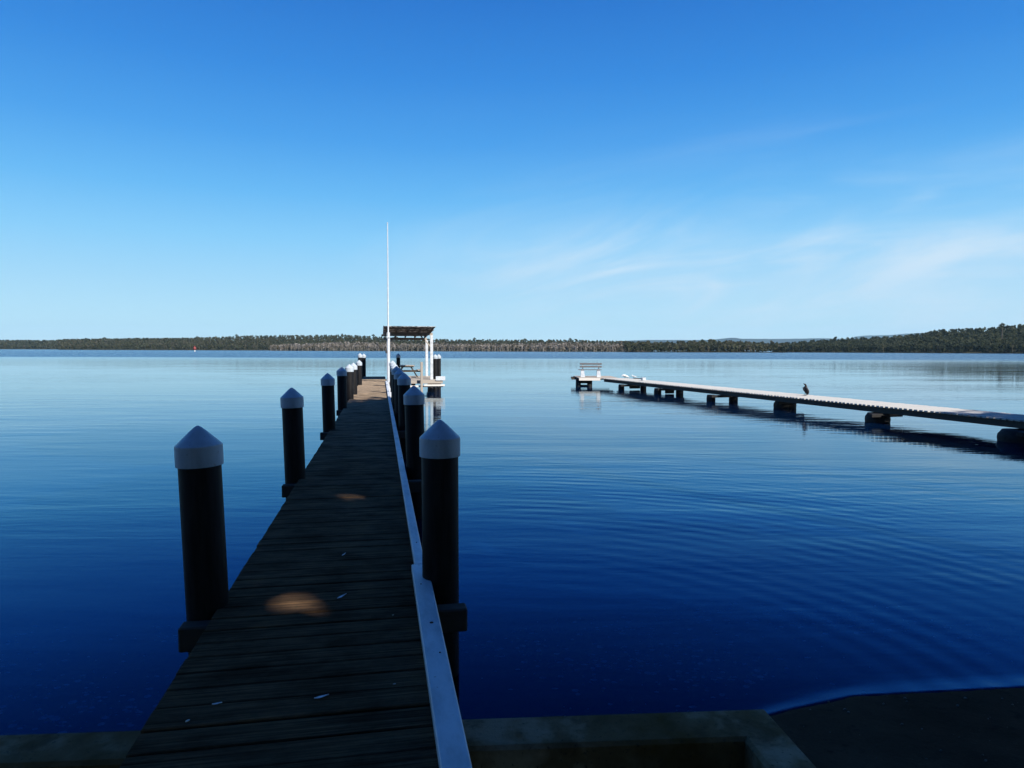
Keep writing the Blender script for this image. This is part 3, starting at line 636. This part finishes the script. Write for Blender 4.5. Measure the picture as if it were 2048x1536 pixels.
# ---------------------------------------------------------------- birds and bits on the second jetty
def bird(name, loc_, rz, sc, body, radii, mat, legs, label, cat, sx=.8, group=None, wing=None, wmat=None):
    t = empty(name, loc_, rz); tag(t, label, cat, group)
    mb = MB(); mb.tube([Vector(p) * sc for p in body], [r * sc for r in radii], 14, sx=sx, ref=(0, 1, 0)); mb.build('body', mat, t)
    for s in (-1, 1):
        mb = MB(); mb.tube([Vector((legs[0], s * .035, legs[1])) * sc, Vector((legs[0], s * .035, .01)) * sc], .008 * sc, 6); mb.box(legs[0] * sc - .01 * sc, legs[0] * sc + .06 * sc, (s * .035 - .02) * sc, (s * .035 + .02) * sc, 0, .012 * sc); mb.build('leg', m_black, t)
        if wing:
            mb = MB(); mb.tube([Vector((p[0], s * p[1], p[2])) * sc for p in wing[0]], [r * sc for r in wing[1]], 10, sx=.35, ref=(0, 1, 0)); mb.build('wing', wmat, t)
    return t
mfe = Mat('brown_black_plumage', 0.75, 0.25); nq = mfe.noise(mfe.coord((1, 1, 1)), 9, 5, 0.7)
mfe.color(mfe.ramp(nq, [(0.35, (0.012, 0.012, 0.014)), (0.55, (0.035, 0.032, 0.034)), (0.72, (0.16, 0.13, 0.12))])); m_corm = mfe.m
m_wing = plain('grey_wing', (0.05, 0.05, 0.055), (0.16, 0.15, 0.15), .8, .2, 12)
m_gull = plain('white_plumage', (0.55, 0.55, 0.54), (0.8, 0.8, 0.79), .8, .2, 20)
cb = at_d(1611, 790, 1.0); 
# where the line of sight to the bird's feet meets the deck
pb_ = at_h(1611, 790.5, HB + .01)
bird('cormorant', pb_, R_(200), 1.2,
     [(-.10, 0, .03), (-.07, 0, .08), (-.02, 0, .16), (.0, 0, .23), (.0, 0, .29), (-.005, 0, .33), (.0, 0, .365), (.03, 0, .39), (.075, 0, .405), (.115, 0, .43)],
     [.035, .055, .078, .082, .066, .042, .033, .036, .020, .004], m_corm, (-.01, .10), 'dark upright waterbird perched on the bleached jetty, beak raised', 'bird',
     wing=([(.03, .065, .28), (-.02, .075, .18), (-.09, .055, .07)], [.05, .07, .02]), wmat=m_wing)
pw = at_h(1250, 756, HB)
bird('resting_bird', pw, R_(185), 1.2,
     [(.20, 0, .10), (.15, 0, .145), (.09, 0, .15), (.02, 0, .13), (-.08, 0, .10), (-.18, 0, .06), (-.26, 0, .03)], [.025, .05, .075, .085, .075, .045, .012], m_gull, (0, .05),
     'white and black waterbird resting low on the far planks of the bleached jetty', 'bird', wing=([(.14, .05, .12), (.0, .07, .09), (-.25, .04, .03)], [.03, .05, .01]), wmat=m_corm)
pw = at_h(1268, 757.5, HB)
bird('gull', pw, R_(150), .9,
     [(-.22, 0, .12), (-.12, 0, .15), (0, 0, .17), (.09, 0, .19), (.13, 0, .24), (.155, 0, .275), (.20, 0, .265), (.24, 0, .255)], [.008, .045, .065, .055, .034, .036, .012, .003], m_gull, (.02, .14),
     'small white gull standing just right of the resting bird on the jetty', 'bird', wing=([(.07, .05, .19), (-.05, .06, .16), (-.2, .03, .13)], [.03, .04, .006]), wmat=m_wing)
pw = at_h(1287, 761, HB); mb = MB(); mb.box(-.10, .10, -.08, .08, 0, .13, bev=.012); mb.box(-.11, .11, -.09, .09, .131, .155, bev=.006)
o = mb.build('box', m_white); o.location = pw; o.scale = (1.2, 1.2, 1.2); o.rotation_euler = (0, 0, .3); tag(o, 'small white lidded box on the far part of the bleached jetty', 'box')
mb = MB(); mb.tube([(-.35, .0, .03), (-.2, .05, .035), (-.05, -.03, .03), (.1, .04, .04), (.22, 0, .03), (.3, .03, .05)], .028, 8)
for k in range(3): mb.tube([(.30 + .09 * math.cos(t), .03 + .07 * math.sin(t), .03 + .03 * k) for t in np.linspace(0, 6.2, 14)], .02, 7)
o = mb.build('rope', m_beam); o.location = at_h(1279, 758, HB); tag(o, 'dark rope lying between the gull and the white box', 'rope')

# ---------------------------------------------------------------- channel marker far out
pm = at_h(389.5, 703.3, 0)
bu = tag(empty('channel_marker', (pm.x, pm.y, 0)), 'red channel marker on a white base off the far wooded shore', 'channel marker')
u = pm.y / F
mb = MB(); mb.lathe([(1.1 * u, -.5), (1.2 * u, 0), (1.3 * u, 2.2 * u), (1.0 * u, 3.2 * u)], 16); mb.build('base', m_white, bu)
mb = MB(); mb.lathe([(1.6 * u, 3.2 * u), (3.0 * u, 4.2 * u), (2.8 * u, 8 * u), (1.2 * u, 9.5 * u), (.5 * u, 11.5 * u)], 16); mb.build('beacon', m_red, bu)

# ---------------------------------------------------------------- far shores
SKY = [(-300, 682), (0, 680), (100, 680), (150, 678), (200, 677.5), (300, 676.5), (400, 676), (440, 673), (500, 671.5), (600, 670), (700, 670), (760, 673), (800, 676), (900, 679), (1000, 679.5), (1100, 679.5),
       (1200, 681), (1270, 683), (1320, 684), (1400, 681.5), (1480, 682), (1530, 685), (1560, 686), (1600, 682), (1700, 675.5), (1780, 673), (1840, 665.5), (1870, 660), (1900, 658.5), (1950, 656), (2000, 653), (2030, 650), (2060, 648), (2400, 635)]
def horizon(px): return 695.9 + 0.003 * (px + 342) * 1.0
def leaf_cards(C, R3, tint, per, size, seed=0, flat=1.0):
    """C centres (n,3), R3 radii (n,3): scatter 'per' small quads in each ellipsoid, denser toward its skin"""
    g = np.random.default_rng(seed); n = len(C); k = n * per
    d = g.normal(size=(k, 3)); d /= np.linalg.norm(d, axis=1)[:, None]; rr = g.random(k) ** 0.4
    P_ = np.repeat(C, per, 0) + d * rr[:, None] * np.repeat(R3, per, 0)
    u = g.normal(size=(k, 3)); u /= np.linalg.norm(u, axis=1)[:, None]; w = np.cross(u, g.normal(size=(k, 3))); w /= np.linalg.norm(w, axis=1)[:, None]
    s = (size * (0.6 + 0.8 * g.random(k)))[:, None] if not hasattr(size, '__len__') else (np.repeat(size, per) * (0.6 + 0.8 * g.random(k)))[:, None]
    V = np.stack([P_ - u * s, P_ - w * s * flat, P_ + u * s, P_ + w * s * flat], 1).reshape(-1, 3)
    t = np.repeat(np.clip(np.repeat(tint, per) + g.normal(0, .10, k), 0, 1), 4)
    return V, np.arange(k * 4).reshape(-1, 4), t
def shore(name, px0, px1, d0, d1, rows, rowd, skyf, treeh, tr, mat, label, spacing=7.0, per=34, pale=0.0, seed=1, drop=0.0):
    """a wooded shore between two picture columns: rows of trees climbing back so that the last row reaches the skyline"""
    g = np.random.default_rng(seed); Cs, Rs, ts, TV, TF = [], [], [], [], []
    gx = []
    for r in range(rows):
        fr_ = r / max(1, rows - 1)
        width = (px1 - px0) / F * (d0 + d1) / 2; n = int(width / spacing)
        for i in range(n):
            px = px0 + (px1 - px0) * (i + g.random()) / n; t = (px - px0) / (px1 - px0); dist = d0 + (d1 - d0) * t + r * rowd + g.uniform(-.5, .5) * rowd
            x = (px - 1024) / F * dist
            top = CAMH + (horizon(px) - skyf(px)) / F * dist
            th = treeh * g.uniform(.86, 1.07); front = treeh * .95 + 0.8
            full = front + (top - front) * fr_ ** .9 if rows > 1 else top
            full = full + g.normal(0, .05) * treeh - (0.12 * treeh if fr_ < .99 else 0) + (0.25 * treeh if g.random() < .02 else 0)
            gz = max(.3, full - th); th = full - gz
            R = tr * g.uniform(.7, 1.25); tint = np.clip(g.normal(tr_t[name] , .13), 0, 1)
            Cs += [(x, dist, gz + th * .68), (x + g.normal(0, .4) * R, dist + g.normal(0, .3) * R, gz + th * .40), (x + g.normal(0, .3) * R, dist, gz + th * .86)]
            Rs += [(R, R, th * .24), (R * 1.05, R, th * .34), (R * .6, R * .6, th * .15)]; ts += [tint, tint - .08, tint + .07]
            if g.random() < pale:
                b = len(TV); w = .30; lx = g.normal(0, .8)
                TV += [(x - w, dist - R, gz - .5), (x + w, dist - R, gz - .5), (x + w * .5 + lx, dist - R, gz + th * .8), (x - w * .5 + lx, dist - R, gz + th * .8)]; TF.append((b, b + 1, b + 2, b + 3))
    V, Q, t = leaf_cards(np.array(Cs), np.array(Rs), np.array(ts), per // 3 + 4, tr * .36, seed)
    if TV:
        Q = np.vstack([Q, np.array(TF) + len(V)]); V = np.vstack([V, np.array(TV)]); t = np.concatenate([t, np.full(len(TV), .95)])
    o = npmesh(name, V, Q, mat, tint=t)
    return tag(o, label, 'forest', kind='stuff')
tr_t = {'distant_woodland': .35, 'shore_woodland': .45, 'paperbark_swamp': .62, 'wooded_point': .42, 'wooded_hill': .10}
skyl = lambda px: float(np.interp(px, [p[0] for p in SKY], [p[1] for p in SKY]))
swl = lambda px: float(np.interp(px, [540, 700, 800, 1000, 1150, 1260, 1300], [690, 683.5, 687, 687.5, 685, 687, 692]))
midf = lambda px: float(np.interp(px, [100, 300, 500, 700, 760], [692, 687, 684, 683, 684]))
shore('distant_woodland', -260, 420, 2300, 1900, 7, 22, skyl, 12, 5, m_far, 'low blue-green woodland on the far left shore', 5.5, 24, seed=3)
shore('shore_woodland', 120, 1300, 1500, 1300, 9, 24, skyl, 12, 4.0, m_far, 'grey-green wooded ridge behind the water across the middle', 4.6, 24, .25, seed=4)
shore('paperbark_swamp', 540, 1285, 1180, 1060, 3, 9, swl, 11.0, 3.0, m_swamp, 'pale band of thin bare-trunked swamp trees along the middle shore', 3.2, 24, .9, seed=5)
shore('wooded_point', 1252, 1570, 960, 1000, 6, 14, lambda p: skyl(p) + .3, 11, 4.5, m_far, 'low green wooded point right of the pale swamp trees', 5, 30, .35, seed=6)
shore('wooded_hill', 1545, 2420, 1150, 620, 13, 17, skyl, 13, 4.3, m_far, 'dark wooded hill rising on the right shore', 4.4, 27, .08, seed=8)

# land under the woods
def land_strip(name, px0, px1, d0, d1, depth, skyf, treeh, label):
    V, Fq = [], []; n = 60
    for i in range(n + 1):
        px = px0 + (px1 - px0) * i / n; d = d0 + (d1 - d0) * i / n
        dt = d + depth; top = CAMH + (horizon(px) - skyf(px)) / F * dt - treeh * 1.15
        top = max(.6, top)
        for j, (dd_, zz) in enumerate(((-4, -1.5), (2, .5), (depth * .5, .5 + (top - .5) * .5), (depth, top), (depth + 400, top * .8), (depth + 900, -2))):
            dist = d + dd_; V.append(((px - 1024) / F * dist, dist, zz))
    for i in range(n):
        for j in range(5): a = i * 6 + j; Fq.append((a, a + 6, a + 7, a + 1))
    return tag(npmesh(name, V, Fq, m_soil, smooth=True), label, kind='structure')
land_strip('far_shore', -280, 430, 2290, 1880, 150, skyl, 12, 'low land under the far left woodland')
land_strip('far_shore', 118, 1302, 1490, 1290, 215, skyl, 12, 'low ridge under the middle woodland')
land_strip('far_shore', 545, 1282, 1176, 1056, 40, swl, 14, 'marshy flat under the pale swamp trees')
land_strip('far_shore', 1250, 1572, 955, 995, 80, skyl, 13, 'low point of land on the right')
land_strip('hill', 1543, 2430, 1146, 616, 215, skyl, 13, 'hill under the dark woodland on the right')

# a few taller trees standing clear of the skyline
def skytree(px, d, label, sz=1.0):
    x = (px - 1024) / F * d; top = CAMH + (horizon(px) - skyl(px)) / F * d + 5.5 * sz
    t = tag(empty('eucalypt', (x, d, top - 20)), label, 'tree', 'taller trees on the skyline')
    mb = MB(); mb.tube([(0, 0, -2), (.3, 0, 10), (-.2, 0, 18)], [.6, .4, .15], 7); mb.build('trunk', m_bark, t)
    g = np.random.default_rng(int(px)); C = np.array([(0, 0, 17.6), (-2.2, 0, 16), (2.4, 0, 16.4), (.5, 0, 14.5)]) ; Rr = np.array([(2.2, 2, 1.7), (1.8, 2, 1.1), (1.6, 2, 1), (2, 2, 1)]) * sz
    V, Q, tt = leaf_cards(C, Rr, np.array([.3] * 4), 60, .55, int(px)); npmesh('crown', V, Q, m_far, t, tint=tt)
for px, d, lab in [(395, 1700, 'lone tall tree poking above the ridge right of the channel marker'), (474, 1700, 'tall tree breaking the skyline where the left ridge starts to rise'), (747, 1640, 'tall tree on the ridge just left of the shelter roof'),
                   (949, 1600, 'spindly tall tree above the flat skyline right of the shelter'), (1140, 1560, 'small tall tree over the pale swamp trees left of the bench'), (2001, 900, 'tall open crowned tree on top of the right hill')]:
    skytree(px, d, lab)

# distant blue ranges
def mountains(d, pts, label):
    V, Fq = [], []
    px = np.linspace(pts[0][0], pts[-1][0], 90); g = np.random.default_rng(int(d))
    for p in px:
        yv = np.interp(p, [q[0] for q in pts], [q[1] for q in pts]); x = (p - 1024) / F * d; z = CAMH + (horizon(p) - yv) / F * d + g.normal(0, .10) / F * d
        V += [(x, d - 900, -5), (x, d - 150, z * .8), (x, d, z), (x, d + 1500, -5)]
    for i in range(len(px) - 1):
        for j in range(3): a = i * 4 + j; Fq.append((a, a + 4, a + 5, a + 1))
    return tag(npmesh('mountain_range', V, Fq, m_mount), label, kind='structure')
mountains(14000, [(1180, 690), (1250, 681.5), (1290, 680), (1420, 680), (1455, 676), (1470, 675.5), (1480, 677.5), (1560, 678), (1640, 676.5), (1700, 678), (1760, 682), (1800, 690)], 'flat blue range on the skyline right of centre')
mountains(18000, [(1660, 690), (1710, 673), (1730, 671), (1780, 670), (1805, 667.5), (1840, 666), (1880, 666), (1990, 680), (2100, 690)], 'paler blue range showing left of the dark hill')

# ---------------------------------------------------------------- eucalypts on the near shore behind the camera: they throw the shade over the jetty, some are added to block sky light
sdir = np.array(sd)
gaps = []
for gx_, gy_, sx_, sy_, k_, r_ in ((575, 1212, 75, 26, 18, .118), (500, 1160, 36, 16, 8, .115), (700, 994, 24, 5, 6, .135), (430, 1235, 25, 14, 2, .08), (640, 1160, 25, 10, 2, .07)):
    for _ in range(k_): gaps.append((np.array(at_h(gx_ + random.gauss(0, sx_ * .6), gy_ + random.gauss(0, sy_ * .6), .7)), r_ * random.uniform(.6, 1.3)))
def shade_tree(cx, cy, cz, R, Hh, foot, label, seed, n=9000):
    g = np.random.default_rng(seed); base = np.array(foot, float)
    t = tag(empty('eucalypt', tuple(base)), label, 'tree', 'tall eucalypts on the near shore')
    k = 26; d = g.normal(size=(k, 3)); d /= np.linalg.norm(d, axis=1)[:, None]
    C = np.array([cx, cy, cz]) + d * np.array([R, R, Hh]) * (g.random((k, 1)) ** .5) * .72
    Rr = np.stack([g.uniform(.30, .48, k) * R, g.uniform(.30, .48, k) * R, g.uniform(.28, .42, k) * Hh], 1)
    V, Q, tt = leaf_cards(C, Rr, g.uniform(.2, .8, k), n // k, .24, seed, .55)
    Cc = V.reshape(-1, 4, 3).mean(1); keep = np.ones(len(Cc), bool)
    for gp, rad in gaps:
        r = Cc - gp; al = r @ sdir; perp = np.linalg.norm(r - al[:, None] * sdir, axis=1); keep &= ~((g.random(len(Cc)) < np.clip(1.08 * np.exp(-(perp / rad) ** 2), 0, 1)) & (al > 0))
    V = V.reshape(-1, 4, 3)[keep].reshape(-1, 3) - base; tt = tt.reshape(-1, 4)[keep].ravel()
    npmesh('crown', V, np.arange(len(V)).reshape(-1, 4), m_leaf, t, tint=tt)
    mb = MB(); top = np.array([cx, cy, cz - Hh * .3]) - base
    mid = top * .55 + np.array([0, 0, top[2] * .08]); mb.tube([(0, 0, -.5), tuple(mid * .5), tuple(mid), tuple(top)], [.34, .28, .22, .10], 12)
    for j in range(7):
        e = C[j * 3] - base; s0 = mid + (top - mid) * (j / 8); mb.tube([tuple(s0), tuple((s0 + e) / 2 + np.array([0, 0, .3])), tuple(e)], [.11, .07, .03], 7)
    mb.build('trunk', m_bark, t)
CR = []
for i, (sx, sy) in enumerate([(-2.8, 19.8), (-3.2, 14.8), (-2.6, 9.8), (-3.0, 4.8), (-3.0, -.4)]):
    CR.append((sx + 13.8, sy - 13.8, 16.0, 4.6, 3.6))
CR += [(4.0 + 12.5, 19.3 - 14.5, 17.5, 4.4, 3.4), (16.2 + 13.8, 16.6 - 13.8, 16, 4.6, 3.6), (22 + 13.8, 15.6 - 13.8, 16, 4.6, 3.6), (14.5 + 13.8, 10 - 13.8, 16, 4.6, 3.6), (9 + 13.8, 16.5 - 13.8, 16, 4.4, 3.4),
       (4 + 10.0, 6 - 10.0, 11.5, 4.2, 3.2), (3 + 9, -1 - 9, 11, 4.2, 3.2), (-7.5 + 13.8, 17 - 13.8, 17.2, 4.2, 3.2), (-2, -5.5, 9.5, 4.6, 3.0), (4.5, -3.5, 10.0, 4.6, 3.0), (-8, -7, 10, 4.6, 3.2)]  # the low crowns over the camera are added to block sky light
BACK = [(-34, -14), (-25, -16), (-16, -14), (-8, -17), (0, -15), (9, -17), (18, -15), (27, -17), (37, -13), (46, -9)]  # unseen row added to keep light from behind off the piles
for i, (x, y) in enumerate(BACK):
    fz = float(ground_z(np.array([float(x)]), np.array([float(y)]))[0])
    shade_tree(x, y, fz + 7.0 + (i % 3) * .7, 6.2, 6.6, (x, y, fz), 'dense eucalypt of the added unseen row behind the beach, blocking sky light', 300 + i, 7000)
for i, (x, y, z, R, Hh) in enumerate(CR):
    fx, fy = (x + 1.5, min(y - 2, 0.5 - abs(x) * .02)); fz = float(ground_z(np.array([fx]), np.array([fy]))[0])
    shade_tree(x, y, z, R, Hh, (fx, fy, fz), 'tall spreading eucalypt on the near shore outside the picture', 100 + i)

# ---------------------------------------------------------------- air
mh = bpy.data.materials.new('haze'); mh.use_nodes = True; hn = mh.node_tree.nodes; hn.clear()
pv = hn.new('ShaderNodeVolumePrincipled'); pv.inputs['Color'].default_value = (.48, .80, 1, 1); pv.inputs['Density'].default_value = 2.8e-5; pv.inputs['Anisotropy'].default_value = 0.0
ho = hn.new('ShaderNodeOutputMaterial'); mh.node_tree.links.new(pv.outputs[0], ho.inputs['Volume'])
mb = MB(); mb.box(-22000, 22000, -22000, 22000, -4, 700); tag(mb.build('haze', mh), 'thin blue air over the lake', kind='stuff')
